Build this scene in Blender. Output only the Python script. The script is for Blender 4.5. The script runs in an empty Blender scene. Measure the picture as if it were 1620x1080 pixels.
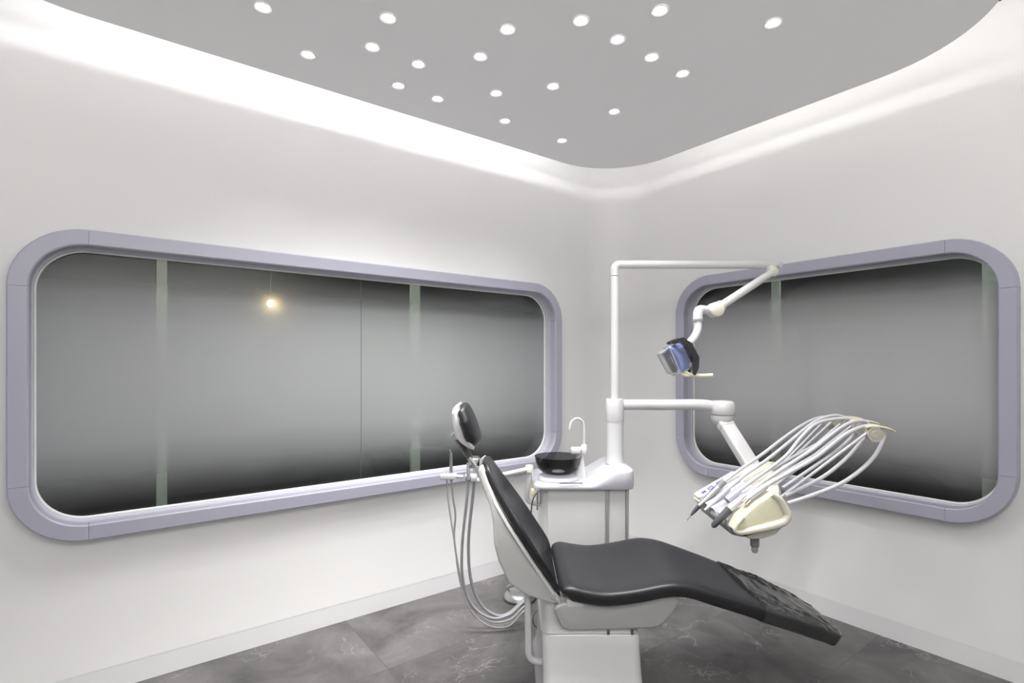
import bpy, bmesh, math, random
from mathutils import Vector, Matrix, noise
random.seed(4)
scene = bpy.context.scene
col = scene.collection
PI = math.pi
H = 1.36                      # camera height; camera stands at the origin looking along +Y
F = 835.0                     # focal length in pixels of the 1620 px wide frame

def at(px, py, Y):            # a point of the photograph at depth Y
    return Vector(((px - 810) / F * Y, Y, H - (py - 575) / F * Y))

def R(u, v, z):               # room axes: u runs along the long window wall, v towards it
    return Vector((0.8 * u - 0.6 * v, 0.6 * u + 0.8 * v, z))

# ------------------------------------------------------------------ materials
def pm(name, c, rough=0.5, metal=0.0, coat=0.0, var=0.04, scale=6.0, bump=0.0, bscale=60.0, trans=0.0, emit=None, estr=0.0, spec=0.5, alpha=1.0):
    m = bpy.data.materials.new(name); m.use_nodes = True
    nt = m.node_tree; b = nt.nodes['Principled BSDF']
    tc = nt.nodes.new('ShaderNodeTexCoord')
    nz = nt.nodes.new('ShaderNodeTexNoise'); nz.inputs['Scale'].default_value = scale; nz.inputs['Detail'].default_value = 3
    nt.links.new(tc.outputs['Object'], nz.inputs['Vector'])
    mx = nt.nodes.new('ShaderNodeMix'); mx.data_type = 'RGBA'
    mx.inputs['A'].default_value = (*[x * (1 - var) for x in c], 1)
    mx.inputs['B'].default_value = (*[min(1, x * (1 + var)) for x in c], 1)
    nt.links.new(nz.outputs['Fac'], mx.inputs['Factor'])
    nt.links.new(mx.outputs['Result'], b.inputs['Base Color'])
    b.inputs['Roughness'].default_value = rough; b.inputs['Metallic'].default_value = metal
    b.inputs['Coat Weight'].default_value = coat; b.inputs['Coat Roughness'].default_value = 0.08
    b.inputs['Transmission Weight'].default_value = trans
    b.inputs['Specular IOR Level'].default_value = spec
    b.inputs['Alpha'].default_value = alpha
    if emit:
        b.inputs['Emission Color'].default_value = (*emit, 1); b.inputs['Emission Strength'].default_value = estr
    if bump:
        n2 = nt.nodes.new('ShaderNodeTexNoise'); n2.inputs['Scale'].default_value = bscale; n2.inputs['Detail'].default_value = 4
        nt.links.new(tc.outputs['Object'], n2.inputs['Vector'])
        bp = nt.nodes.new('ShaderNodeBump'); bp.inputs['Strength'].default_value = bump; bp.inputs['Distance'].default_value = 0.01
        nt.links.new(n2.outputs['Fac'], bp.inputs['Height']); nt.links.new(bp.outputs['Normal'], b.inputs['Normal'])
    return m

M = {}
M['wall'] = pm('wall_paint', (0.80, 0.795, 0.79), 0.62, var=0.012, scale=1.2)
M['skirt'] = pm('skirting_gloss', (0.74, 0.74, 0.745), 0.25, var=0.01)
M['ceil'] = pm('grey_ceiling_fill_glow', (0.50, 0.49, 0.49), 0.7, var=0.012, scale=1.0, emit=(1.0, 0.985, 0.985), estr=0.19)  # faint even glow added to the plain grey panel to lift ceiling and walls
M['cove'] = pm('cove_white_paint', (0.85, 0.85, 0.85), 0.7, var=0.01)
M['frame'] = pm('lavender_frame_metal', (0.40, 0.40, 0.475), 0.38, var=0.03, scale=3)
M['reveal'] = pm('lavender_reveal_metal', (0.50, 0.50, 0.57), 0.35, var=0.03)
M['bead'] = pm('white_sealant', (0.75, 0.76, 0.74), 0.5, var=0.1, scale=25)
M['joint'] = pm('dark_glass_joint', (0.06, 0.07, 0.07), 0.4)
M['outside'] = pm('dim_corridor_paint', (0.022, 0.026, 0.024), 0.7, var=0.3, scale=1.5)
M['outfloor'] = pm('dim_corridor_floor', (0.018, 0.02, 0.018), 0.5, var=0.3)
M['post'] = pm('pale_green_post', (0.62, 0.68, 0.60), 0.5)
M['led'] = pm('led_diffuser', (0.9, 0.9, 0.9), 0.5, emit=(1.0, 0.985, 1.0), estr=25.0)
M['ledr'] = pm('led_diffuser_dim', (0.9, 0.9, 0.9), 0.5, emit=(1.0, 0.98, 0.95), estr=16.0)
M['lens'] = pm('downlight_lens', (0.9, 0.9, 0.9), 0.5, emit=(1, 0.99, 0.97), estr=14.0)
M['ring'] = pm('downlight_ring', (0.85, 0.85, 0.85), 0.4)
M['warm'] = pm('warm_bulb', (0.9, 0.8, 0.5), 0.4, emit=(1.0, 0.72, 0.33), estr=120.0)
M['black'] = pm('black_upholstery', (0.015, 0.015, 0.0175), 0.36, var=0.10, scale=9, bump=0.05, bscale=260, spec=0.45)
M['plastic_cover'] = pm('wrinkled_dark_plastic', (0.036, 0.036, 0.036), 0.22, var=0.15, scale=18, spec=0.6)
M['white'] = pm('white_gloss_plastic', (0.65, 0.65, 0.655), 0.25, coat=0.3, var=0.015)
M['coolwhite'] = pm('cool_white_plastic', (0.63, 0.63, 0.68), 0.25, coat=0.3, var=0.015)
M['shell'] = pm('pale_grey_gloss_shell', (0.56, 0.56, 0.55), 0.28, coat=0.4, var=0.02)
M['greyside'] = pm('warm_grey_shell', (0.42, 0.415, 0.41), 0.28, coat=0.4, var=0.02)
M['cream'] = pm('aged_cream_plastic', (0.74, 0.71, 0.52), 0.35, var=0.05)
M['creamwhite'] = pm('cream_white_plastic', (0.70, 0.685, 0.58), 0.3, var=0.03)
M['beige'] = pm('yellowed_plastic', (0.66, 0.62, 0.42), 0.4, var=0.06)
M['rollergrey'] = pm('greyish_cream_plastic', (0.46, 0.445, 0.38), 0.4)
M['grey'] = pm('mid_grey_plastic', (0.28, 0.28, 0.29), 0.4)
M['darkgrey'] = pm('dark_grey_rubber', (0.085, 0.087, 0.10), 0.4)
M['hose'] = pm('white_silicone_hose', (0.56, 0.56, 0.59), 0.38, var=0.02)
M['greyhose'] = pm('grey_silicone_hose', (0.36, 0.37, 0.39), 0.4, var=0.04)
M['thinhose'] = pm('pale_grey_hose', (0.47, 0.47, 0.46), 0.4, var=0.04)
M['chrome'] = pm('polished_chrome', (0.75, 0.75, 0.74), 0.12, metal=1.0, var=0.02)
M['steel'] = pm('brushed_steel', (0.50, 0.50, 0.50), 0.32, metal=1.0, var=0.05)
M['darkmetal'] = pm('dark_metal', (0.14, 0.135, 0.13), 0.3, metal=0.8)
M['cabinet'] = pm('cabinet_grey_white', (0.60, 0.60, 0.60), 0.32, coat=0.2, var=0.015)
M['alu'] = pm('aluminium_rail', (0.42, 0.42, 0.40), 0.3, metal=0.5)
M['blackplastic'] = pm('black_plastic', (0.010, 0.010, 0.014), 0.4)
M['blue'] = pm('blue_print', (0.02, 0.03, 0.45), 0.4)
M['blueband'] = pm('blue_band', (0.01, 0.09, 0.32), 0.4)
M['dichroic'] = pm('blue_dichroic_reflector', (0.30, 0.38, 0.80), 0.15, metal=0.55, var=0.35, scale=14)
M['paleblue'] = pm('bluish_white_metal', (0.55, 0.56, 0.66), 0.25, metal=0.3)

def glassy(name, tint, refl=0.08, body=0.12, bc=(0.5, 0.5, 0.5)):
    m = bpy.data.materials.new(name); m.use_nodes = True
    nt = m.node_tree; nt.nodes.clear()
    out = nt.nodes.new('ShaderNodeOutputMaterial')
    tr = nt.nodes.new('ShaderNodeBsdfTransparent'); tr.inputs['Color'].default_value = (*tint, 1)
    pb = nt.nodes.new('ShaderNodeBsdfPrincipled'); pb.inputs['Base Color'].default_value = (*bc, 1); pb.inputs['Roughness'].default_value = 0.06
    lw = nt.nodes.new('ShaderNodeLayerWeight'); lw.inputs['Blend'].default_value = 0.25
    mr = nt.nodes.new('ShaderNodeMapRange'); mr.inputs['To Min'].default_value = body; mr.inputs['To Max'].default_value = 0.75
    nt.links.new(lw.outputs['Facing'], mr.inputs['Value'])
    mix = nt.nodes.new('ShaderNodeMixShader')
    nt.links.new(mr.outputs['Result'], mix.inputs['Fac']); nt.links.new(tr.outputs[0], mix.inputs[1]); nt.links.new(pb.outputs[0], mix.inputs[2])
    nt.links.new(mix.outputs[0], out.inputs['Surface'])
    return m
M['clear'] = glassy('clear_shield_plastic', (0.86, 0.87, 0.90), body=0.10, bc=(0.55, 0.56, 0.6))
M['smoke'] = glassy('smoked_bowl_glass', (0.50, 0.50, 0.50), body=0.06, bc=(0.008, 0.008, 0.008))

def film(name, stops, colr, colb, lateral=None):
    """window glass with a frosted film that fades to clear towards its top and bottom"""
    m = bpy.data.materials.new(name); m.use_nodes = True
    nt = m.node_tree; nt.nodes.clear(); L = nt.links.new
    out = nt.nodes.new('ShaderNodeOutputMaterial')
    g = nt.nodes.new('ShaderNodeNewGeometry'); sp = nt.nodes.new('ShaderNodeSeparateXYZ'); L(g.outputs['Position'], sp.inputs[0])
    mr = nt.nodes.new('ShaderNodeMapRange'); mr.inputs['From Min'].default_value = 0.68; mr.inputs['From Max'].default_value = 1.86
    L(sp.outputs['Z'], mr.inputs['Value'])
    nz = nt.nodes.new('ShaderNodeTexNoise'); nz.inputs['Scale'].default_value = 1.6; nz.inputs['Detail'].default_value = 2
    L(g.outputs['Position'], nz.inputs['Vector'])
    ad = nt.nodes.new('ShaderNodeMath'); ad.operation = 'MULTIPLY_ADD'; ad.inputs[1].default_value = 0.05
    L(nz.outputs['Fac'], ad.inputs[0]); L(mr.outputs['Result'], ad.inputs[2])
    rp = nt.nodes.new('ShaderNodeValToRGB'); L(ad.outputs[0], rp.inputs['Fac'])
    cr = rp.color_ramp; cr.interpolation = 'B_SPLINE'
    while len(cr.elements) > 1: cr.elements.remove(cr.elements[-1])
    cr.elements[0].position = stops[0][0]; cr.elements[0].color = (stops[0][1],) * 3 + (1,)
    for p, v in stops[1:]:
        e = cr.elements.new(p); e.color = (v, v, v, 1)
    cm = nt.nodes.new('ShaderNodeMix'); cm.data_type = 'RGBA'
    cm.inputs['A'].default_value = (*colr, 1); cm.inputs['B'].default_value = (*colb, 1); L(nz.outputs['Fac'], cm.inputs['Factor'])
    df = nt.nodes.new('ShaderNodeBsdfDiffuse'); L(cm.outputs['Result'], df.inputs['Color'])
    tl = nt.nodes.new('ShaderNodeBsdfTranslucent'); L(cm.outputs['Result'], tl.inputs['Color'])
    m0 = nt.nodes.new('ShaderNodeMixShader'); m0.inputs['Fac'].default_value = 0.22; L(df.outputs[0], m0.inputs[1]); L(tl.outputs[0], m0.inputs[2])
    tr = nt.nodes.new('ShaderNodeBsdfTransparent'); tr.inputs['Color'].default_value = (0.80, 0.86, 0.82, 1)
    mx = nt.nodes.new('ShaderNodeMixShader'); L(rp.outputs['Color'], mx.inputs['Fac']); L(tr.outputs[0], mx.inputs[1]); L(m0.outputs[0], mx.inputs[2])
    gl = nt.nodes.new('ShaderNodeBsdfGlossy'); gl.inputs['Roughness'].default_value = 0.02
    fr = nt.nodes.new('ShaderNodeFresnel'); fr.inputs['IOR'].default_value = 1.42
    m2 = nt.nodes.new('ShaderNodeMixShader'); L(fr.outputs[0], m2.inputs['Fac']); L(mx.outputs[0], m2.inputs[1]); L(gl.outputs[0], m2.inputs[2])
    L(m2.outputs[0], out.inputs['Surface'])
    return m
M['filmL'] = film('frosted_film_long_window', [(0.0, 0.0), (0.06, 0.02), (0.12, 0.12), (0.20, 0.50), (0.32, 0.88), (0.55, 0.95), (0.74, 0.86), (0.86, 0.56), (0.94, 0.20), (0.98, 0.03), (1.0, 0.0)], (0.455, 0.478, 0.462), (0.505, 0.52, 0.535))
M['filmR'] = film('frosted_film_short_window', [(0.0, 0.0), (0.06, 0.02), (0.12, 0.10), (0.22, 0.52), (0.38, 0.88), (0.6, 0.94), (0.78, 0.82), (0.90, 0.45), (0.96, 0.10), (1.0, 0.0)], (0.62, 0.625, 0.62), (0.67, 0.67, 0.685))

def floor_mat():
    m = bpy.data.materials.new('grey_marble_tile'); m.use_nodes = True
    nt = m.node_tree; L = nt.links.new; b = nt.nodes['Principled BSDF']
    N = nt.nodes.new
    tc = N('ShaderNodeTexCoord')
    mp = N('ShaderNodeMapping'); L(tc.outputs['Object'], mp.inputs['Vector'])
    # object axes = room axes (the floor object is rotated with the room)
    br = N('ShaderNodeTexBrick'); br.offset = 0.0; br.squash = 1.0
    br.inputs['Scale'].default_value = 1.0; br.inputs['Mortar Size'].default_value = 0.0016; br.inputs['Mortar Smooth'].default_value = 0.2
    br.inputs['Brick Width'].default_value = 1.2; br.inputs['Row Height'].default_value = 0.6
    br.inputs['Color1'].default_value = (0.30, 0.30, 0.30, 1); br.inputs['Color2'].default_value = (0.70, 0.70, 0.70, 1); br.inputs['Mortar'].default_value = (0, 0, 0, 1)
    mp2 = N('ShaderNodeMapping'); mp2.inputs['Location'].default_value = (-0.97 + 2.4, -1.013 + 1.8, 0)
    L(tc.outputs['Object'], mp2.inputs['Vector']); L(mp2.outputs[0], br.inputs['Vector'])
    # per tile shift of the marble pattern
    sc = N('ShaderNodeVectorMath'); sc.operation = 'SCALE'; sc.inputs['Scale'].default_value = 9.0; L(br.outputs['Color'], sc.inputs[0])
    add = N('ShaderNodeVectorMath'); add.operation = 'ADD'; L(mp.outputs[0], add.inputs[0]); L(sc.outputs[0], add.inputs[1])
    n1 = N('ShaderNodeTexNoise'); n1.inputs['Scale'].default_value = 2.6; n1.inputs['Detail'].default_value = 9; n1.inputs['Roughness'].default_value = 0.62; n1.inputs['Distortion'].default_value = 0.6
    L(add.outputs[0], n1.inputs['Vector'])
    r1 = N('ShaderNodeValToRGB'); L(n1.outputs['Fac'], r1.inputs['Fac'])
    r1.color_ramp.elements[0].position = 0.30; r1.color_ramp.elements[0].color = (0.052, 0.050, 0.050, 1)
    r1.color_ramp.elements[1].position = 0.74; r1.color_ramp.elements[1].color = (0.205, 0.197, 0.194, 1)
    # thin pale veins
    def veins(scale, dist, lo, w):
        n = N('ShaderNodeTexNoise'); n.inputs['Scale'].default_value = scale; n.inputs['Detail'].default_value = 5; n.inputs['Roughness'].default_value = 0.6; n.inputs['Distortion'].default_value = dist
        L(add.outputs[0], n.inputs['Vector'])
        s = N('ShaderNodeMath'); s.operation = 'SUBTRACT'; s.inputs[1].default_value = lo; L(n.outputs['Fac'], s.inputs[0])
        a = N('ShaderNodeMath'); a.operation = 'ABSOLUTE'; L(s.outputs[0], a.inputs[0])
        q = N('ShaderNodeMapRange'); q.inputs['From Min'].default_value = 0.0; q.inputs['From Max'].default_value = w; q.inputs['To Min'].default_value = 1.0; q.inputs['To Max'].default_value = 0.0
        L(a.outputs[0], q.inputs['Value']); return q
    v1 = veins(1.5, 0.5, 0.5, 0.005); v2 = veins(3.3, 0.35, 0.47, 0.006)
    nm = N('ShaderNodeTexNoise'); nm.inputs['Scale'].default_value = 3.1; L(add.outputs[0], nm.inputs['Vector'])
    pw = N('ShaderNodeMapRange'); pw.inputs['From Min'].default_value = 0.48; pw.inputs['From Max'].default_value = 0.68; L(nm.outputs['Fac'], pw.inputs['Value'])
    ms = N('ShaderNodeMath'); ms.operation = 'MAXIMUM'; L(v1.outputs[0], ms.inputs[0]); L(v2.outputs[0], ms.inputs[1])
    mm = N('ShaderNodeMath'); mm.operation = 'MULTIPLY'; L(ms.outputs[0], mm.inputs[0]); L(pw.outputs[0], mm.inputs[1])
    mv = N('ShaderNodeMix'); mv.data_type = 'RGBA'; mv.inputs['B'].default_value = (0.36, 0.345, 0.335, 1)
    L(r1.outputs['Color'], mv.inputs['A']); L(mm.outputs[0], mv.inputs['Factor'])
    mg = N('ShaderNodeMix'); mg.data_type = 'RGBA'; mg.inputs['B'].default_value = (0.07, 0.068, 0.065, 1)
    L(mv.outputs['Result'], mg.inputs['A']); L(br.outputs['Fac'], mg.inputs['Factor'])
    L(mg.outputs['Result'], b.inputs['Base Color'])
    b.inputs['Roughness'].default_value = 0.42
    return m
M['floor'] = floor_mat()

# ------------------------------------------------------------------ object helpers
def origin_of(o):
    v = Vector((0, 0, 0))
    while o is not None:
        v += o.location; o = o.parent
    return v

def obj(name, bm, mat, parent=None, smooth=True, angle=40, sub=0, label=None):
    """links the bmesh (world coordinates) as ONE mesh object"""
    if parent is not None:
        off = origin_of(parent)
        bmesh.ops.translate(bm, verts=bm.verts, vec=-off)
    bmesh.ops.recalc_face_normals(bm, faces=bm.faces)
    me = bpy.data.meshes.new(name); bm.to_mesh(me); bm.free()
    o = bpy.data.objects.new(name, me); col.objects.link(o); o.parent = parent
    me.materials.append(mat)
    if smooth:
        for p in me.polygons: p.use_smooth = True
        me.set_sharp_from_angle(angle=math.radians(angle))
    if sub:
        s = o.modifiers.new('sub', 'SUBSURF'); s.levels = sub; s.render_levels = sub
    if label: o['label'] = label
    return o

def tag(o, label, cat, group=None):
    o['label'] = label; o['category'] = cat
    if group: o['group'] = group
    return o

def thing(name, label, cat, loc, group=None):
    o = bpy.data.objects.new(name, None); col.objects.link(o); o.location = loc; o.empty_display_size = 0.1
    return tag(o, label, cat, group)

def struct(name, bm, mat, **k):
    o = obj(name, bm, mat, **k); o['kind'] = 'structure'; return o

def loft(bm, rings, closed=True, caps=True):
    vr = [[bm.verts.new(p) for p in r] for r in rings]
    n = len(vr[0])
    for a, b in zip(vr, vr[1:]):
        for i in range(n if closed else n - 1):
            j = (i + 1) % n
            bm.faces.new((a[i], a[j], b[j], b[i]))
    if caps and closed:
        bm.faces.new(list(reversed(vr[0]))); bm.faces.new(vr[-1])
    return vr

def smooth_path(pts, k=8):
    pts = [Vector(p) for p in pts]; out = []
    for i in range(len(pts) - 1):
        p0 = pts[max(i - 1, 0)]; p1 = pts[i]; p2 = pts[i + 1]; p3 = pts[min(i + 2, len(pts) - 1)]
        for j in range(k):
            t = j / k
            out.append(0.5 * ((2 * p1) + (p2 - p0) * t + (2 * p0 - 5 * p1 + 4 * p2 - p3) * t * t + (3 * p1 - p0 - 3 * p2 + p3) * t ** 3))
    out.append(pts[-1]); return out

def fillet_path(pts, r, k=8):
    pts = [Vector(p) for p in pts]; out = [pts[0]]
    for a, b, c in zip(pts, pts[1:], pts[2:]):
        d1 = (a - b); d2 = (c - b); rr = min(r, d1.length * .49, d2.length * .49)
        p = b + d1.normalized() * rr; q = b + d2.normalized() * rr
        for j in range(k + 1):
            t = j / k; out.append((1 - t) ** 2 * p + 2 * t * (1 - t) * b + t * t * q)
    out.append(pts[-1]); return out

def tube(bm, pts, r, n=14, caps=True, flat=1.0, upv=None):
    pts = [Vector(p) for p in pts]; N = len(pts)
    rs = r if isinstance(r, (list, tuple)) else [r] * N
    if len(rs) != N:
        rs = [rs[0] + (rs[-1] - rs[0]) * i / (N - 1) for i in range(N)]
    t0 = (pts[1] - pts[0]).normalized()
    ref = Vector(upv) if upv else (Vector((0, 0, 1)) if abs(t0.z) < 0.9 else Vector((1, 0, 0)))
    nrm = (ref - t0 * ref.dot(t0)).normalized(); rings = []
    for i in range(N):
        t = (pts[min(i + 1, N - 1)] - pts[max(i - 1, 0)]).normalized()
        nrm = (nrm - t * nrm.dot(t)).normalized(); bi = t.cross(nrm)
        rings.append([pts[i] + rs[i] * (math.cos(2 * PI * k / n) * nrm * flat + math.sin(2 * PI * k / n) * bi) for k in range(n)])
    loft(bm, rings, True, caps); return bm

def lathe(bm, c, prof, axis=(0, 0, 1), n=32, caps=True):
    """prof: (radius, distance along axis)"""
    ax = Vector(axis).normalized(); ref = Vector((0, 1, 0)) if abs(ax.y) < 0.9 else Vector((1, 0, 0))
    e1 = (ref - ax * ref.dot(ax)).normalized(); e2 = ax.cross(e1); c = Vector(c)
    rings = [[c + ax * h + max(r, 1e-4) * (math.cos(2 * PI * k / n) * e1 + math.sin(2 * PI * k / n) * e2) for k in range(n)] for r, h in prof]
    loft(bm, rings, True, caps); return bm

def box(bm, lo, hi, bev=0.0, seg=2):
    g = bmesh.ops.create_cube(bm, size=1.0)
    lo = Vector(lo); hi = Vector(hi)
    for v in g['verts']:
        v.co = Vector([(lo[i] + hi[i]) / 2 + v.co[i] * (hi[i] - lo[i]) for i in range(3)])
    if bev:
        es = list({e for v in g['verts'] for e in v.link_edges})
        bmesh.ops.bevel(bm, geom=es, offset=bev, segments=seg, profile=0.5, affect='EDGES')
    return bm

def offset_poly(poly, d):
    """inset a closed 2D polygon by d (either winding)"""
    n = len(poly); area = sum(poly[i][0] * poly[(i + 1) % n][1] - poly[(i + 1) % n][0] * poly[i][1] for i in range(n))
    s = 1 if area > 0 else -1; out = []
    for i in range(n):
        a = Vector(poly[i - 1]); b = Vector(poly[i]); c = Vector(poly[(i + 1) % n])
        d1 = (b - a).normalized(); d2 = (c - b).normalized()
        n1 = Vector((-d1.y, d1.x)) * s; n2 = Vector((-d2.y, d2.x)) * s
        m = (n1 + n2); m = m.normalized() if m.length > 1e-6 else n1
        out.append(b + m * d / max(0.5, m.dot(n1)))
    return [(p.x, p.y) for p in out]

def round_poly(poly, r, k=6):
    out = []; n = len(poly)
    for i in range(n):
        a = Vector(poly[i - 1]); b = Vector(poly[i]); c = Vector(poly[(i + 1) % n])
        ri = r[i] if isinstance(r, (list, tuple)) else r
        d1 = a - b; d2 = c - b; rr = min(ri, d1.length * .48, d2.length * .48)
        p = b + d1.normalized() * rr; q = b + d2.normalized() * rr
        for j in range(k + 1):
            t = j / k; w = (1 - t) ** 2 * p + 2 * t * (1 - t) * b + t * t * q
            out.append((w.x, w.y))
    return out

def slab_y(bm, poly, y0, y1, bev=0.01, hw=None):
    """extrude an XZ polygon along Y with rounded rims; hw(z) narrows it about its middle"""
    mid = (y0 + y1) / 2; half = (y1 - y0) / 2; rings = []
    for y, ins in ((-half, bev), (-half + bev * .3, bev * .3), (-half + bev, 0), (half - bev, 0), (half - bev * .3, bev * .3), (half, bev)):
        rings.append([(x, mid + y * (hw(z) if hw else 1.0), z) for x, z in offset_poly(poly, ins)])
    loft(bm, rings); return bm

def slab_z(bm, poly, z0, z1, bev=0.008, top_only=False):
    rings = []
    lst = [(z0, bev), (z0 + bev * .3, bev * .3), (z0 + bev, 0)] if not top_only else [(z0, 0)]
    lst += [(z1 - bev, 0), (z1 - bev * .3, bev * .3), (z1, bev)]
    for z, ins in lst:
        rings.append([(x, y, z) for x, y in offset_poly(poly, ins)])
    loft(bm, rings); return bm

def rrect(a0, a1, b0, b1, r, k=10):
    rs = r if isinstance(r, (list, tuple)) else [r] * 4
    out = []
    for (cx, cy, s, q) in ((a1, b1, 0, rs[0]), (a0, b1, 1, rs[1]), (a0, b0, 2, rs[2]), (a1, b0, 3, rs[3])):
        ox = cx - q if s in (0, 3) else cx + q; oy = cy - q if s in (0, 1) else cy + q
        for j in range(k + 1):
            t = PI / 2 * (s + j / k); out.append((ox + q * math.cos(t), oy + q * math.sin(t)))
    return out

# ------------------------------------------------------------------ the room shell
VL, UR = 2.047 * H, 2.265 * H          # long window wall (left in view) and short window wall (right)
UN, VN = -1.0, -0.6                    # the two walls behind the camera
ZC = H + 0.96 * H                      # underside of the grey ceiling panel
ZT = 2.97                              # upper ceiling
RF = 0.30                              # radius of the rounded room corner
ZB = 0.087                             # top of the skirting
OW = 0.06                             # how far the wall stands back behind the skirting line
zlow = [ZB + (0.56 - ZB) * i / 10 for i in range(11)]
def off(z):
    t = min(1, max(0, (z - ZB) / (0.56 - ZB))); return OW * (1 - (1 - t) ** 2)
ztop = [2.05, 2.3, 2.6, ZT]

WL = (-0.249 * H, 1.8655 * H, 0.4643 * H, 1.4055 * H)       # outer frame of the long window: u0 u1 z0 z1
WR = (0.373 * H, 1.643 * H, 0.459 * H, 1.424 * H)           # outer frame of the short window: v0 v1 z0 z1
RO, FW = 0.182 * H, 0.0475 * H                              # outer corner radius and face width of the frames
PL = lambda a, z, o: R(a, VL + o, z)
PR = lambda a, z, o: R(UR + o, a, z)

def build_wall(name, P, a_near, a_far, win, arc):
    bm = bmesh.new()
    for zs in (zlow, ztop):
        loft(bm, [[P(a_near, z, off(z)), P(a_far, z, off(z))] for z in zs], closed=False)
    # flat middle band with the window opening
    z0, z1 = zlow[-1], ztop[0]
    inner = rrect(win[0] + .03, win[1] - .03, win[2] + .03, win[3] - .03, RO - .03, 8)
    loops = []
    for lp in ([(a_near, z0), (a_far, z0), (a_far, z1), (a_near, z1)], inner):
        vs = [bm.verts.new(P(a, z, OW)) for a, z in lp]
        loops += [bm.edges.new((vs[i], vs[(i + 1) % len(vs)])) for i in range(len(vs))]
    bmesh.ops.triangle_fill(bm, use_beauty=True, use_dissolve=False, edges=loops)
    allz = zlow + ztop
    loft(bm, [[arc(t / 12, off(z), z) for t in range(13)] for z in allz], closed=False)
    bmesh.ops.remove_doubles(bm, verts=bm.verts, dist=0.0005)
    return struct(name, bm, M['wall'], angle=60)

def arcL(t, o, z):
    a = PI / 2 - t * PI / 4; return R(UR + o - RF + RF * math.cos(a), VL + o - RF + RF * math.sin(a), z)
def arcR(t, o, z):
    a = t * PI / 4; return R(UR + o - RF + RF * math.cos(a), VL + o - RF + RF * math.sin(a), z)
# the flat part ends where the fillet starts (which moves with the offset), so the strips follow it
def PLw(a, z, o): return R(a + (o if a > UR - RF - 1e-6 else 0), VL + o, z)
def PRw(a, z, o): return R(UR + o, a + (o if a > VL - RF - 1e-6 else 0), z)
build_wall('wall_left', PLw, UN, UR - RF, WL, arcL)
build_wall('wall_right', PRw, VN, VL - RF, WR, arcR)
for nm, p0, p1 in (('wall_near', (UN, VN), (UR + OW, VN)), ('wall_far_left', (UN, VN), (UN, VL + OW))):
    bm = bmesh.new(); loft(bm, [[R(*p0, 0), R(*p1, 0)], [R(*p0, ZT), R(*p1, ZT)]], closed=False); struct(nm, bm, M['wall'], smooth=False)
# skirting, a flush glossy strip following each wall round the rounded corner
def skirt(name, plan):
    bm = bmesh.new(); d = -0.006
    rings = []
    for (f) in plan:
        rings.append([f(-0.019, 0.0), f(0.001, ZB), f(0.03, ZB), f(0.03, 0)])
    loft(bm, rings); return struct(name, bm, M['skirt'], angle=30)
skirt('baseboard_left', [lambda o, z, a=a: PL(a, z, o) for a in (UN, UR - RF)] + [lambda o, z, t=t: R(UR - RF + (RF + o) * math.cos(PI / 2 - t * PI / 48), VL - RF + (RF + o) * math.sin(PI / 2 - t * PI / 48), z) for t in range(1, 13)])
skirt('baseboard_right', [lambda o, z, a=a: PR(a, z, o) for a in (VN, VL - RF)] + [lambda o, z, t=t: R(UR - RF + (RF + o) * math.cos(t * PI / 48), VL - RF + (RF + o) * math.sin(t * PI / 48), z) for t in range(1, 13)])

# floor: object rotated with the room so its own axes are the tile axes
me = bpy.data.meshes.new('floor'); bm = bmesh.new()
vs = [bm.verts.new((a, b, 0)) for a, b in ((UN, VN), (UR + .05, VN), (UR + .05, VL + .05), (UN, VL + .05))]; bm.faces.new(vs); bm.to_mesh(me); bm.free()
fl = bpy.data.objects.new('floor', me); col.objects.link(fl); fl.rotation_euler.z = math.atan2(0.6, 0.8); me.materials.append(M['floor']); fl['kind'] = 'structure'

# upper ceiling and the hanging grey panel with rounded corners
bm = bmesh.new(); bm.faces.new([bm.verts.new(R(a, b, ZT)) for a, b in ((UN, VN), (UR + .05, VN), (UR + .05, VL + .05), (UN, VL + .05))]); struct('ceiling_upper', bm, M['cove'], smooth=False)
PU0, PU1, PV0, PV1 = -0.60, 2.795, 0.39, 1.95 * 0.96 * H
panel_r = [0.45, 0.52, 0.52, 0.53]
def panel_path(d, k=14):
    if isinstance(d, (int, float)): d = (d,) * 4           # insets at u0, u1, v0, v1
    return rrect(PU0 + d[0], PU1 - d[1], PV0 + d[2], PV1 - d[3], [max(.08, r - min(d)) for r in panel_r], k)
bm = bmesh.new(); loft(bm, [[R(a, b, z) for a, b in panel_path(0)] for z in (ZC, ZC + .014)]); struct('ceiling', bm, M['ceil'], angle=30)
# light strips lying on top of the panel behind its edge: a trim along each run
pp = panel_path((.2, .28, .2, .2))
def strip(name, lo, hi, mat):
    bm = bmesh.new(); rings = []
    for i in range(lo, hi):
        a, b = pp[i % len(pp)]; p = R(a, b, 0); c = R((PU0 + PU1) / 2, (PV0 + PV1) / 2, 0); inn = (c - p).normalized() * .012
        z0, z1 = ZC + .044, ZC + .072
        rings.append([p + Vector((0, 0, z0)), p + Vector((0, 0, z1)), p + inn + Vector((0, 0, z1)), p + inn + Vector((0, 0, z0))])
    loft(bm, rings); return struct(name, bm, mat, smooth=False)
n = len(pp)       # order: corner (u1,v1), corner (u0,v1), corner (u0,v0), corner (u1,v0)
strip('trim_1', 5, 24, M['led'])
strip('trim_2', 24, 52, M['ledr'])
strip('trim_3', 52, 64, M['ledr'])

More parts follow.
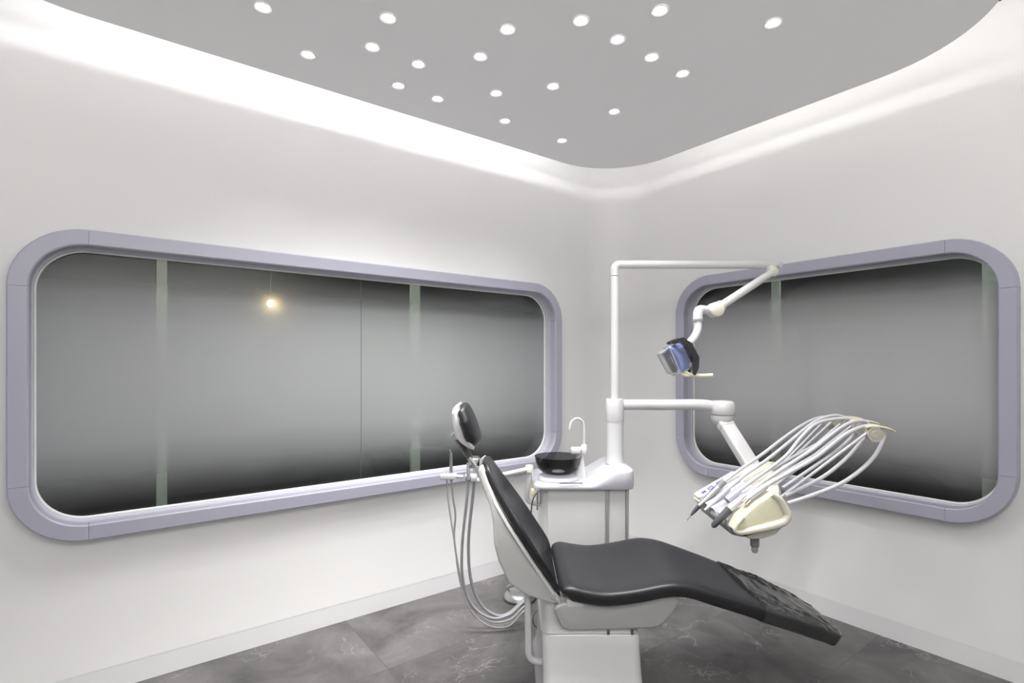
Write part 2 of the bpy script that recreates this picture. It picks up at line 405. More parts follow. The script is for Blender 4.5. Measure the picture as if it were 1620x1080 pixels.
# ------------------------------------------------------------------ windows
def build_window(name, P, win, film_mat, split, label):
    a0, a1, z0, z1 = win
    root = bpy.data.objects.new(name, None); col.objects.link(root); root.location = P((a0 + a1) / 2, z0, 0)
    root['kind'] = 'structure'; root['label'] = label
    K = 12
    outer = rrect(a0, a1, z0, z1, RO, K)
    def ring(i_pt, w):       # same corner parameter at inset w
        return rrect(a0 + w, a1 - w, z0 + w, z1 - w, RO - w, K)[i_pt]
    N = len(outer)
    insets = [(0, OW + .004), (0, .006), (.005, 0.0), (FW - .005, 0.0), (FW, .006), (FW, OW + .004)]
    cache = {w: rrect(a0 + w, a1 - w, z0 + w, z1 - w, RO - w, K) for w, _ in insets}
    def section(pos):        # pos: index of ring point, plus optional shift along the run
        i, da, dz = pos
        return [P(cache[w][i][0] + da, cache[w][i][1] + dz, o) for w, o in insets]
    g = 0.0012
    for c in range(4):       # four bent corner pieces and four straight pieces
        idx = [(c * (K + 1) + j, 0, 0) for j in range(K + 1)]
        bm = bmesh.new(); loft(bm, [section(p) for p in idx]); obj('frame_corner', bm, M['frame'], root, angle=25)
        i0 = c * (K + 1) + K; i1 = ((c + 1) % 4) * (K + 1)
        d = (-g if c == 0 else g if c == 2 else 0, -g if c == 1 else g if c == 3 else 0)
        bm = bmesh.new(); loft(bm, [section((i0, *d)), section((i1, -d[0], -d[1]))]); obj('frame_rail', bm, M['frame'], root, angle=25)
    def loop(w, k=K): return rrect(a0 + w, a1 - w, z0 + w, z1 - w, RO - w, k)
    bm = bmesh.new()
    vr = loft(bm, [[P(a, z, o) for a, z in loop(w)] for w, o in ((FW + .0005, OW - .006), (FW + .0015, .088), (FW + .006, .09), (FW + .006, .112))], caps=False)
    obj('reveal', bm, M['reveal'], root, angle=30)
    bm = bmesh.new()
    loft(bm, [[P(a, z, o) for a, z in loop(w)] for w, o in ((FW + .0065, .104), (FW + .011 , .106), (FW + .0135, .1135))], caps=False)
    obj('sealant_bead', bm, M['bead'], root)
    W = FW + .006
    pts = loop(W)
    cuts = [(-9, 9)] if split is None else [(-9, split - .0015), (split + .0015, 9)]
    for lo, hi in cuts:
        q = []
        for i in range(len(pts)):
            p, p2 = pts[i], pts[(i + 1) % len(pts)]
            if lo <= p[0] <= hi: q.append(p)
            for c in (lo, hi):
                if (p[0] - c) * (p2[0] - c) < 0:
                    t = (c - p[0]) / (p2[0] - p[0]); q.append((c, p[1] + t * (p2[1] - p[1])))
        bm = bmesh.new(); bm.faces.new([bm.verts.new(P(a, z, .113)) for a, z in q]); obj('glass_pane', bm, film_mat, root, smooth=False)
    if split is not None:
        bm = bmesh.new(); e = [P(split + s * .003, z, .1145) for s, z in ((-1, z0 + W), (1, z0 + W), (1, z1 - W), (-1, z1 - W))]
        bm.faces.new([bm.verts.new(p) for p in e]); obj('pane_joint', bm, M['joint'], root, smooth=False)
    return root
build_window('window_1', PL, WL, M['filmL'], 1.107, 'long round-cornered window with lavender frame and frosted glass')
build_window('window_2', PR, WR, M['filmR'], None, 'shorter round-cornered window with lavender frame behind the instrument tray')

# the dim corridor beyond the glass
def quad(name, pts, mat):
    bm = bmesh.new(); bm.faces.new([bm.verts.new(p) for p in pts]); struct(name, bm, mat, smooth=False)
D = 1.5
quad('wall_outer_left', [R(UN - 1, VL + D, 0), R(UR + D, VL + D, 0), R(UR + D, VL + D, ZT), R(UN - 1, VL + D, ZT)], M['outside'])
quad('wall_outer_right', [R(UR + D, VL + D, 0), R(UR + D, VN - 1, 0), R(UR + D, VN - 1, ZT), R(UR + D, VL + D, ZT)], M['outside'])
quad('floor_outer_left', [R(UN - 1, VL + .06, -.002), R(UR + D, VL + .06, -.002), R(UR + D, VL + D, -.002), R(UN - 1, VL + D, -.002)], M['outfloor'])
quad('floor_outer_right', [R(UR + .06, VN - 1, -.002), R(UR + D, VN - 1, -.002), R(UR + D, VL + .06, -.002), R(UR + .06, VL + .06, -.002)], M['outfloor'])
def wall_point(px, side, o):      # where the sight line through column px meets the plane o behind a window wall
    k = (px - 810) / F
    Y = (VL + o) / (.8 - .6 * k) if side == 'L' else (UR + o) / (.6 + .8 * k)
    return k * Y, Y
for i, (px, w, side) in enumerate(((256, .045, 'L'), (658, .062, 'L'), (1226, .05, 'R'), (1568, .07, 'R'))):
    x, y = wall_point(px, side, .42); p = Vector((x, y, 0)); d = R(1, 0, 0) if side == 'L' else R(0, 1, 0)
    e = R(0, 1, 0) if side == 'L' else R(1, 0, 0)
    bm = bmesh.new(); poly = [p + d * s * w / 2 + e * t * .03 for s, t in ((-1, 0), (1, 0), (1, 1), (-1, 1))]
    loft(bm, [[q + Vector((0, 0, z)) for q in poly] for z in (0, ZT)]); struct('trim_%d' % (i + 4), bm, M['post'], smooth=False)
# warm globe lamp outside the long window
k = (428 - 810) / F; Y = (VL + .150) / (.8 - .6 * k); lp = at(428, 480, Y)
t = thing('globe_lamp', 'small warm yellow lamp glowing behind the frosted long window', 'lamp', lp)
bm = bmesh.new(); bmesh.ops.create_uvsphere(bm, u_segments=20, v_segments=12, radius=.016); bmesh.ops.translate(bm, verts=bm.verts, vec=lp); obj('bulb', bm, M['warm'], t)
bm = bmesh.new(); tube(bm, [lp + Vector((0, 0, .015)), lp + Vector((0, 0, .045))], .009); tube(bm, [lp + Vector((0, 0, .045)), Vector((lp.x, lp.y, ZT))], .003, 8); obj('stem', bm, M['darkmetal'], t)

# ------------------------------------------------------------------ ceiling downlights
spots = [
 (416, 11, 'recessed downlight furthest left in the grey ceiling panel, near the photo top edge'),
 (487, 86, 'recessed downlight by itself closest to the long bright cove, second from the left'),
 (589, 74, 'recessed downlight just below and left of the upper left pair, third from left'),
 (614, 28, 'recessed downlight near the photo top edge, fourth from the left end'),
 (630, 135, 'recessed downlight left of a close diagonal pair, fifth from the left end'),
 (662, 101, 'recessed downlight sixth from the left, top of a triangle of three'),
 (692, 156, 'recessed downlight seventh from the left, lower right of a triangle of three'),
 (760, 89, 'recessed downlight eighth from the left, down left of the brighter middle one'),
 (785, 147, 'recessed downlight ninth from the left, directly above a smaller looking one'),
 (799, 191, 'recessed downlight tenth from the left, second closest to the room corner on the left'),
 (803, 46, 'recessed downlight at the top middle of the photo, just left of centre'),
 (875, 136, 'recessed downlight alone in the middle of the grey ceiling panel'),
 (889, 222, 'recessed downlight nearest the rounded corner of the ceiling panel, lowest in view'),
 (919, 32, 'recessed downlight with visible rim near the top edge, right of centre'),
 (972, 176, 'recessed downlight second lowest in view, above the room corner'),
 (977, 62, 'recessed downlight topmost of a diagonal row of three leading down right'),
 (1031, 90, 'recessed downlight in the middle of a diagonal row of three'),
 (1044, 16, 'large looking recessed downlight at the top edge, third from the right end'),
 (1080, 116, 'recessed downlight at the lower right end of a diagonal row of three'),
 (1223, 36, 'recessed downlight furthest right, alone on the right of the ceiling panel'),
]
proto = None
for px, py, lab in spots:
    Y = F * (ZC - H) / (575 - py); x = (px - 810) / F * Y; loc = Vector((x, Y, ZC))
    if proto is None:
        t = thing('downlight', lab, 'ceiling light', loc, 'downlights scattered over the ceiling panel')
        bm = bmesh.new(); lathe(bm, loc, [(.0225, -.001), (.030, -.0045), (.0335, -.003), (.034, 0.0)], n=32, caps=False); obj('trim_ring', bm, M['ring'], t)
        bm = bmesh.new(); lathe(bm, loc, [(.0001, -.0032), (.015, -.003), (.0225, -.001)], n=32, caps=False); obj('lens', bm, M['lens'], t)
        proto = t
    else:
        t = proto.copy(); col.objects.link(t); t.location = loc; t['label'] = lab
        for ch in list(proto.children):
            c = ch.copy(); col.objects.link(c); c.parent = t
    ld = bpy.data.lights.new('downlight_beam', 'SPOT'); ld.energy = 26; ld.spot_size = math.radians(108); ld.spot_blend = 1.0; ld.shadow_soft_size = .07; ld.color = (1, .99, .985)
    lo = bpy.data.objects.new('downlight_beam', ld); col.objects.link(lo); lo.location = loc + Vector((0, 0, -.012))

# ------------------------------------------------------------------ cushions: lofted pads
def interp(tab, x):
    if x <= tab[0][0]: return tab[0][1]
    for (x0, y0), (x1, y1) in zip(tab, tab[1:]):
        if x <= x1:
            t = (x - x0) / (x1 - x0); return y0 + (y1 - y0) * t
    return tab[-1][1]
def curve(pts, n):           # resample a 2D polyline through a smooth spline to n points by length
    sp = smooth_path([Vector((a, b, 0)) for a, b in pts], 12)
    L = [0]
    for a, b in zip(sp, sp[1:]): L.append(L[-1] + (b - a).length)
    out = []
    for i in range(n):
        s = L[-1] * i / (n - 1); j = 0
        while j < len(L) - 2 and L[j + 1] < s: j += 1
        t = (s - L[j]) / max(1e-9, L[j + 1] - L[j]); out.append(sp[j].lerp(sp[j + 1], t))
    return out, L[-1]

def pad(bm, ridge, n, yc, W, T, dish, flip=1, e=0.42, ring=44, end0=0.02, end1=0.02, grow=0.0, rng=(0, 1), wob=None, fade=None, pw=2.0):
    """ridge: 2D (x,z) line of the rims; W,T,dish: tables over 0..1 along it; ends are rounded over end0/end1 metres"""
    P, L = curve(ridge, n); rings = []
    for i in range(n):
        s = i / (n - 1)
        if not (rng[0] - 1e-6 <= s <= rng[1] + 1e-6): continue
        a = P[max(i - 1, 0)]; b = P[min(i + 1, n - 1)]; tg = (b - a).normalized()
        nx, nz = -tg.y * flip, tg.x * flip
        w = interp(W, s) + grow; T0 = interp(T, s); c = interp(dish, s)
        d0 = s * L; d1 = (1 - s) * L; q = 1.0
        if d0 < end0: q = math.sqrt(max(0.0, 1 - (1 - d0 / end0) ** 2))
        if d1 < end1: q = min(q, math.sqrt(max(0.0, 1 - (1 - d1 / end1) ** 2)))
        q = max(q, 0.06); w2 = w * (1 - (1 - q) * .25) ; th = T0 * q
        row = []
        for k in range(ring):
            th_ = 2 * PI * k / ring; cc, ss = math.cos(th_), math.sin(th_)
            lat = w2 * math.copysign(abs(cc) ** e, cc)
            hh = (th / 2 + grow) * math.copysign(abs(ss) ** (e * 1.15), ss)
            if ss > 0: hh -= c * q * max(0.0, 1 - abs(lat / w2) ** pw) ** 0.8
            if fade: hh += fade(s, lat / w2, ss)
            x = P[i].x - nx * T0 / 2 + nx * hh; z = P[i].y - nz * T0 / 2 + nz * hh; y = yc + lat
            if wob:
                dx = wob(Vector((x, y, z)), ss); x += nx * dx; z += nz * dx
            row.append((x, y, z))
        rings.append(row)
    loft(bm, rings); return bm

YC = 2.235      # middle plane of the chair
chair = thing('dental_chair', 'reclined black dental chair on a white glossy pedestal', 'dental chair', (0.31, YC, 0))
seat_ridge = [(.166, .494), (.185, .520), (.225, .533), (.29, .522), (.36, .515), (.46, .526), (.56, .545), (.62, .549), (.69, .538), (.78, .508), (.9, .466), (1.0, .428), (1.1, .390), (1.2, .349), (1.27, .314), (1.345, .266)]
seat_W = [(0, .252), (.05, .266), (.12, .272), (.35, .272), (.5, .268), (.62, .252), (.75, .226), (.88, .195), (.95, .165), (.985, .12), (1, .06)]
seat_T = [(0, .066), (.06, .074), (.5, .070), (.85, .070), (1, .062)]
seat_D = [(0, .0), (.08, .018), (.3, .022), (.5, .012), (.7, .01), (.9, .004), (1, 0)]
bm = bmesh.new(); pad(bm, seat_ridge, 90, YC, seat_W, seat_T, seat_D, e=.36, end0=.03, end1=.035)
seat = obj('seat_cushion', bm, M['black'], chair, angle=75)
def wob(p, ss):
    if ss < -.2: return 0.0
    a = noise.noise(Vector((p.x * 9 + p.y * 14, p.y * 6 - p.x * 10, 1.7))); b = noise.noise(Vector((p.x * 30 + p.y * 55, p.y * 20 - p.x * 26, 4)))
    return (abs(a) ** .7 * .013 + abs(b) * .007) * min(1, max(0, ss + .2))
bm = bmesh.new(); pad(bm, seat_ridge, 220, YC, seat_W, seat_T, seat_D, e=.36, ring=160, end0=.03, end1=.035, grow=.003, rng=(.665, .975), wob=wob)
obj('foot_cover', bm, M['plastic_cover'], seat, angle=75, label='wrinkled dark plastic foot cover')

back_ridge = [(.203, .475), (.196, .530), (.172, .580), (.138, .634), (.095, .700), (.04, .780), (-.02, .864), (-.075, .938), (-.098, .970)]
back_W = [(0, .235), (.08, .246), (.35, .248), (.55, .228), (.75, .185), (.88, .150), (.95, .125), (1, .085)]
back_T = [(0, .04), (.08, .058), (.3, .068), (.8, .060), (1, .05)]
back_D = [(0, .045), (.1, .070), (.4, .074), (.65, .056), (.85, .028), (.96, .008), (1, 0)]
bm = bmesh.new(); pad(bm, back_ridge, 60, YC, back_W, back_T, back_D, flip=-1, e=.5, end0=.04, end1=.03, pw=3.0)
back = obj('backrest_cushion', bm, M['black'], chair, angle=75)
# shell behind the backrest
poly = [(-.118, .958), (-.138, .932), (-.083, .80), (-.0735, .748), (-.0695, .675), (-.052, .61), (-.012, .525), (.05, .482), (.14, .452), (.188, .444), (.186, .468), (.150, .515), (.103, .582), (.055, .652), (-.005, .738), (-.058, .82)]
def hw(z): return interp([(.44, 1.0), (.66, 1.0), (.78, .86), (.9, .60), (.96, .46)], z)
bm = bmesh.new(); rings = []
front = set(range(10, 16)) | {0}
for yy, ins, k in ((-.238, .012, 0), (-.234, .004, 0), (-.226, 0, 0), (-.205, 0, .15), (-.17, 0, .7), (-.10, 0, 1), (0, 0, 1), (.10, 0, 1), (.17, 0, .7), (.205, 0, .15), (.226, 0, 0), (.234, .004, 0), (.238, .012, 0)):
    q = [(x - .045 * k * .86, z - .045 * k * .5) if i in front else (x, z) for i, (x, z) in enumerate(poly)]
    rings.append([(x, YC + yy * hw(z), z) for x, z in offset_poly(round_poly(q, .010, 3), ins)])
loft(bm, rings); bs = obj('backrest_shell', bm, M['shell'], chair, angle=50, label='pale grey glossy backrest shell')
bm = bmesh.new(); lathe(bm, (.155, YC - .2375, .478), [(.0001, -.003), (.0085, -.003), (.0105, -.001), (.0105, .004)], axis=(0, 1, 0), n=24); obj('pivot_cap', bm, M['greyside'], bs)

# headrest
def hp(px, py): v = at(px, py, YC); return (v.x, v.z)
hr = [hp(762.5, 703), hp(761.5, 690), hp(755, 668), hp(747.5, 650), hp(740, 637), hp(733.5, 632)]
hW = [(0, .06), (.1, .095), (.3, .125), (.6, .130), (.85, .105), (1, .06)]
bm = bmesh.new(); pad(bm, hr, 36, YC, hW, [(0, .055), (.2, .074), (.8, .070), (1, .05)], [(0, 0), (.5, .0), (1, 0)], flip=-1, e=.85, end0=.04, end1=.04)
head = obj('headrest_cushion', bm, M['black'], chair, angle=75)
poly = [hp(*p) for p in ((727, 636), (720, 643), (718.5, 652), (721, 672), (724, 686), (734, 697), (746, 706), (752, 708), (751, 702), (742, 682), (734, 660))]
def hwh(z): return interp([(.99, .55), (1.04, .9), (1.1, 1.0), (1.16, .95), (1.21, .55)], z)
bm = bmesh.new(); slab_y(bm, round_poly(poly, .008, 3), YC - .115, YC + .115, .01, hwh); obj('headrest_shell', bm, M['white'], head, angle=60, label='white shell behind headrest cushion')
bm = bmesh.new()
pts = [Vector((*hp(723, 688),)) for _ in (0,)]
bar = [at(722, 690, YC), at(733, 707, YC), at(745, 726, YC), at(754, 738, YC)]
tube(bm, bar, [.013, .014, .013, .012], 12, upv=(0, 1, 0), flat=2.0)
nb = obj('neck_bar', bm, M['darkmetal'], chair)
bm = bmesh.new(); lathe(bm, at(721.5, 688, YC) + Vector((0, -.035, 0)), [(.0001, -.004), (.014, -.004), (.0165, 0), (.0165, .07), (.014, .074), (.0001, .074)], axis=(0, 1, 0), n=20); obj('tilt_joint', bm, M['greyside'], nb)
bm = bmesh.new(); lathe(bm, at(721, 683.5, YC) + Vector((0, -.02, 0)), [(.0001, 0), (.008, 0), (.008, .04), (.0001, .04)], axis=(0, 1, 0), n=16); obj('release_button', bm, M['white'], nb)
bm = bmesh.new(); box(bm, at(744, 733, YC) + Vector((-.006, -.035, -.016)), at(757, 722, YC) + Vector((.004, .035, 0)), .008); tube(bm, [at(742, 724, YC - .04), at(752, 736, YC - .04)], .009, 12); obj('bar_clamp', bm, M['chrome'], nb)

# seat shell, pedestal and hinge block
ss_poly = [(.185, .455), (.156, .440), (.167, .41), (.186, .366), (.215, .355), (.53, .362), (.565, .375), (.60, .41), (.628, .452), (.634, .488), (.56, .486), (.46, .468), (.36, .458), (.25, .466)]
bm = bmesh.new(); slab_y(bm, round_poly(ss_poly, .014, 3), YC - .248, YC + .248, .008); ss = obj('seat_shell', bm, M['greyside'], chair, angle=55, label='warm grey glossy shell under the seat')
bm = bmesh.new(); box(bm, at(897, 962, 1.985) + Vector((0, 0, 0)), at(925, 949, 1.985) + Vector((0, .09, 0)), .008, 3); obj('hinge_cover', bm, M['white'], ss)
for px in (962.5, 1000):
    bm = bmesh.new(); c = at(px, 1000, 2.0); box(bm, c + Vector((-.005, -.006, -.006)), c + Vector((.005, .03, .008)), .0015); obj('latch', bm, M['darkgrey'], ss)
def ringpoly(x0, x1, y0, y1, r, z): return [(x, y, z) for x, y in rrect(x0, x1, y0, y1, r, 8)]
bm = bmesh.new()
prof = [(.125, .465, 2.015, 2.42, .47), (.122, .470, 2.012, 2.42, .38), (.118, .478, 2.005, 2.43, .350), (.112, .484, 1.998, 2.44, .338)]
loft(bm, [ringpoly(a, b, c, d, .03, z) for a, b, c, d, z in prof]); obj('column', bm, M['shell'], chair, angle=50)
bm = bmesh.new()
prof = [(.128, .468, 2.02, 2.44, .342), (.118, .482, 2.004, 2.45, .338), (.115, .487, 1.996, 2.45, .326), (.116, .487, 1.985, 2.46, .28), (.118, .489, 1.968, 2.47, .2), (.116, .492, 1.94, 2.5, .12), (.110, .498, 1.90, 2.54, .06), (.10, .508, 1.86, 2.58, .02), (.10, .508, 1.86, 2.58, 0.0)]
loft(bm, [ringpoly(a, b, c, d, .035, z) for a, b, c, d, z in prof]); obj('pedestal', bm, M['white'], chair, angle=50)
# bent support tube at the left of the pedestal
bm = bmesh.new(); YT = 2.06
tube(bm, fillet_path([at(868, 926, YT + .02), at(834, 926, YT), at(836, 1040, YT), at(868, 1047, YT)], .045, 8)[0:1] + fillet_path([at(834, 926, YT), at(836, 985, YT), at(835.5, 1046, YT), at(866, 1047, YT)], .06, 8), .0125, 16) if False else tube(bm, fillet_path([at(834, 924, YT), at(835.5, 985, YT), at(836, 1046, YT), at(872, 1047, YT)], .06, 10), .0128, 16)
box(bm, at(829, 929, YT) + Vector((0, -.016, 0)), at(866, 919, YT) + Vector((0, .03, 0)), .005)
obj('support_tube', bm, M['white'], chair, angle=50)

# ------------------------------------------------------------------ dental unit with spittoon
unit = thing('dental_unit', 'white water unit cabinet with dark rinsing bowl behind the chair', 'dental unit', (.4, 2.93, 0))
X0, X1, Y0, Y1 = .150, .622, 2.76, 3.14
bm = bmesh.new(); slab_z(bm, rrect(X0, X1, Y0, Y1, .05, 8), 0.0, .72, .004); cab = obj('cabinet', bm, M['cabinet'], unit, angle=40)
bm = bmesh.new(); slab_z(bm, rrect(X0 + .035, .487, Y0 - .008, Y0 + .05, .006, 3), .03, .712, .003); obj('front_panel', bm, M['cabinet'], cab, angle=40)
for xa, xb in ((.489, .506), (.595, .606)):
    bm = bmesh.new(); slab_z(bm, rrect(xa, xb, Y0 - .005, Y0 + .03, .004, 2), .02, .712, .002); obj('corner_rail', bm, M['alu'], cab, angle=40)
bm = bmesh.new(); slab_z(bm, rrect(.508, .593, Y0 - .007, Y0 + .04, .006, 3), .03, .712, .003); obj('side_panel', bm, M['cabinet'], cab, angle=40)
# top: low shelf on the left rising through an S curve to the right
bm = bmesh.new(); plan = []
xs = [.112 + (.645 - .112) * i / 44 for i in range(45)]
def ztop_unit(x):
    t = min(1, max(0, (x - .40) / .17)); t = t * t * (3 - 2 * t); return .738 + .072 * t
rings = []
for i, x in enumerate(xs):
    d0 = x - xs[0]; d1 = xs[-1] - x; q = 1.0; rr = .07
    for d in (d0, d1):
        if d < rr: q = min(q, math.sqrt(max(0, 1 - (1 - d / rr) ** 2)))
    yf = Y0 - .035 + rr * (1 - q); yb = Y1 + .02 - rr * (1 - q); zt = ztop_unit(x) - .012 * (1 - q); zb = .706
    rings.append([(x, yf + .006, zb), (x, yf, zb + .006), (x, yf, zt - .016), (x, yf + .004, zt - .006), (x, yf + .014, zt), (x, yb - .014, zt), (x, yb, zt - .012), (x, yb, zb)])
loft(bm, rings); top = obj('unit_top', bm, M['coolwhite'], unit, angle=50)
# bowl support, smoked bowl, drain
BC = Vector((.249, 2.85, 0))
bm = bmesh.new(); lathe(bm, BC, [(.108, .732), (.112, .745), (.103, .758), (.080, .764), (.05, .765), (.0001, .765)], n=40); obj('bowl_stand', bm, M['coolwhite'], unit)
bm = bmesh.new(); lathe(bm, BC, [(.0001, .768), (.05, .768), (.085, .775), (.108, .796), (.120, .828), (.126, .858), (.127, .862), (.124, .863), (.121, .856), (.115, .828), (.103, .799), (.082, .781), (.05, .774), (.0001, .774)], n=48, caps=False); bowl = obj('rinsing_bowl', bm, M['smoke'], unit, label='smoked dark glass rinsing bowl')
bm = bmesh.new(); lathe(bm, BC, [(.036, .7745), (.036, .780), (.028, .784), (.0001, .785)], n=24); obj('drain_cup', bm, M['coolwhite'], bowl)
# tower and spout head
bm = bmesh.new()
loft(bm, [ringpoly(a, b, c, d, .02, z) for a, b, c, d, z in ((.335, .402, 2.84, 2.99, .735), (.345, .394, 2.85, 2.98, .80), (.352, .392, 2.86, 2.965, .865), (.358, .388, 2.87, 2.95, .885))])
tw = obj('spout_tower', bm, M['white'], unit, angle=50)
bm = bmesh.new(); box(bm, (.318, 2.845, .868), (.402, 2.905, .905), .012, 3)
lathe(bm, (.392, 2.875, .88), [(.016, 0), (.018, .02), (.016, .035), (.012, .04)], n=20); obj('spout_head', bm, M['white'], tw, angle=50)
bm = bmesh.new(); box(bm, (.372, 2.843, .874), (.375, 2.846, .900)); obj('head_slit', bm, M['darkgrey'], tw, smooth=False)
gp = [Vector((.393, 2.875, .90)), Vector((.393, 2.875, .97)), Vector((.390, 2.875, 1.03)), Vector((.375, 2.872, 1.054)), Vector((.352, 2.87, 1.062)), Vector((.328, 2.866, 1.050)), Vector((.316, 2.864, 1.025)), Vector((.314, 2.863, 1.003))]
bm = bmesh.new(); tube(bm, smooth_path(gp, 6), .0062, 12); obj('water_spout', bm, M['white'], tw)
bm = bmesh.new(); tube(bm, smooth_path([(.246, 2.722, .7425), (.31, 2.724, .7435), (.345, 2.727, .7425), (.365, 2.735, .7420)], 6), .0028, 8); obj('drain_key', bm, M['darkgrey'], unit)
# thick lower column of the light pole
PX, PY = .575, 2.95
bm = bmesh.new(); lathe(bm, (PX, PY, 0), [(.052, .805), (.05, .815), (.048, .83), (.0468, .86), (.0468, 1.037)], n=32); obj('lower_column', bm, M['white'], unit)
# assistant arm on the left with its instrument rest
bm = bmesh.new()
tube(bm, fillet_path([(.19, 2.83, .60), (.075, 2.83, .62), (.082, 2.81, .70), (.094, 2.80, .792)], .05, 6), .0135, 14)
arm = obj('assistant_post', bm, M['white'], unit)
bm = bmesh.new(); lathe(bm, (.092, 2.80, .782), [(.012, 0), (.0215, .004), (.0215, .034), (.018, .04), (.0001, .041)], n=20); obj('arm_joint', bm, M['creamwhite'], arm)
bm = bmesh.new(); tube(bm, [Vector((.082, 2.798, .80)), Vector((-.20, 2.63, .772))], .0125, 14); lathe(bm, (-.0545, 2.716, .772), [(.007, 0), (.009, .004), (.009, .02)], n=14); obj('assistant_arm', bm, M['white'], arm)
HY = 2.61
bm = bmesh.new(); box(bm, at(697, 757, HY) + Vector((0, -.03, 0)), at(722, 749, HY) + Vector((0, .03, 0)), .005); tube(bm, [at(720, 753, HY), at(733, 754, HY)], .009, 12)
lathe(bm, at(745, 760.5, HY) , [(.026, 0), (.030, .004), (.030, .030), (.026, .034)], n=24); tube(bm, [at(745, 753.5, HY), Vector((-.20, 2.63, .772))], .010, 12)
rest = obj('instrument_rest', bm, M['white'], arm, angle=50)
bm = bmesh.new(); lathe(bm, at(742.5, 759, HY - .001), [(.0303, 0), (.0303, .022)], n=24, caps=False)
for f in list(bm.faces):
    c = f.calc_center_median()
    if not (c.y < HY - .02 and -.224 < c.x < -.199): bm.faces.remove(f)
obj('blue_band', bm, M['blueband'], rest)
# small chrome couplings and hose at the cabinet's left edge
bm = bmesh.new()
for x, z0, z1 in ((.131, .60, .70), (.149, .63, .70)):
    tube(bm, [(x, 2.745, z0), (x, 2.745, z1)], .0055, 10)
obj('coupling', bm, M['chrome'], cab)
bm = bmesh.new(); tube(bm, smooth_path([(.145, 2.74, .70), (.128, 2.735, .69), (.108, 2.735, .655), (.100, 2.74, .60), (.10, 2.76, .5)], 6), .004, 8); obj('cabinet_hose', bm, M['darkgrey'], cab)
bm = bmesh.new(); box(bm, (.100, 2.775, .66), (.124, 2.80, .70), .004); obj('cream_coupling', bm, M['beige'], cab)

# suction handpieces hanging from the rest; their hoses sweep down to the unit
def hoses(name, label, start, pts, r, mat, tip, tipmat, grp):
    t = thing(name, label, 'suction handpiece', start[0], grp)
    bm = bmesh.new(); tube(bm, tip['pts'], tip['r'], 12); b = obj('handpiece_body', bm, tipmat, t)
    if 'ext' in tip:
        bm = bmesh.new(); tube(bm, tip['ext'], .0035, 8); obj('suction_tip', bm, M['steel'], t)
    bm = bmesh.new(); tube(bm, smooth_path(pts, 8), r, 12); obj('hose', bm, mat, t)
G = 'suction handpieces on the assistant rest'
Hn = [((707, 759), (709, 790), (714, 825), (720, 865), (725, 905), (735, 945), (752, 975), (778, 991), (805, 990), (822, 973), (834, 962)),
      ((714, 759), (717, 790), (720.5, 815), (718.5, 850), (724, 890), (733, 930), (748, 962), (776, 983), (806, 980), (824, 964), (835, 953)),
      ((741, 760), (738, 795), (734, 830), (731, 865), (731, 905), (738, 940), (754, 965), (780, 978), (806, 972), (824, 956), (837, 944)),
      ((751, 760), (747, 795), (743, 830), (741, 865), (743, 905), (751, 938), (766, 962), (788, 974), (808, 968), (826, 950), (838, 939))]
def path(p, y0, y1): return [at(a, b, y0 + (y1 - y0) * (i / (len(p) - 1)) ** 1.3) for i, (a, b) in enumerate(p)]
up = lambda px, y0, y1, d=0.0: [at(px, y0, HY + d), at(px, (y0 + y1) / 2, HY + d), at(px, y1, HY + d)]
hoses('suction_handpiece', 'thin pale hose leftmost on the assistant rest, without an upright tip', [at(705, 752, HY - .012)], path(Hn[0], HY - .012, 2.72), .0040, M['thinhose'], dict(pts=up(707, 760, 745, -.012), r=[.006, .006, .005]), M['white'], G)
hoses('suction_handpiece', 'thin grey hose below the tall upright steel tip on the assistant rest', [at(714, 752, HY + .01)], path(Hn[1], HY + .012, 2.75), .0048, M['thinhose'], dict(pts=up(713.5, 760, 716, .012), r=[.009, .0085, .006], ext=[at(713.5, 717, HY + .012), at(711.5, 711, HY + .012)]), M['steel'], G)
hoses('suction_handpiece', 'thick grey suction hose under the blue banded holder, left one of the thick pair', [at(741, 755, HY - .012)], path(Hn[2], HY - .03, 2.70), .0072, M['greyhose'], dict(pts=up(741, 759, 732, -.035), r=[.009, .0095, .008]), M['greyhose'], G)
hoses('suction_handpiece', 'thickest grey suction hose, rightmost and closest to the chair back', [at(751, 755, HY + .01)], path(Hn[3], HY + .02, 2.76), .0078, M['greyhose'], dict(pts=up(751, 759, 738, .02), r=[.009, .0095, .008]), M['grey'], G)

# ------------------------------------------------------------------ operating light on its pole
lamp = thing('operating_light', 'white pole-mounted dental light with black head above the chair', 'dental light', (PX, PY, 1.05))
zt = at(0, 418.5, PY).z
bm = bmesh.new(); tube(bm, [(PX, PY, 1.046), (PX, PY, at(0, 437, PY).z)], .0225, 20); pole = obj('pole', bm, M['white'], lamp)
bm = bmesh.new(); E = at(1221, 421, 2.84)
pth = fillet_path([Vector((PX, PY, at(0, 436, PY).z)), Vector((PX, PY, zt)), Vector((1.405, 2.95, zt)), Vector((E.x + .055, 2.85, zt - .02))], .075, 10)
tube(bm, pth, [.0225] * (len(pth) - 3) + [.021, .019, .014], 18, upv=(1, 0, 0)); obj('horizontal_arm', bm, M['white'], lamp)
J1 = at(1221, 431, 2.82); J2 = at(1131, 490, 2.52); ax = (J2 - J1).normalized()
bm = bmesh.new(); lathe(bm, J1 + Vector((0, -.024, .0)), [(.0001, -.002), (.020, -.002), (.026, .004), (.026, .044), (.020, .05), (.0001, .05)], axis=(.15, 1, 0.25), n=24); tube(bm, [J1 + Vector((0, 0, .035)), J1 - Vector((0, 0, .01))], .024, 20); j1 = obj('arm_joint', bm, M['creamwhite'], lamp, angle=50)
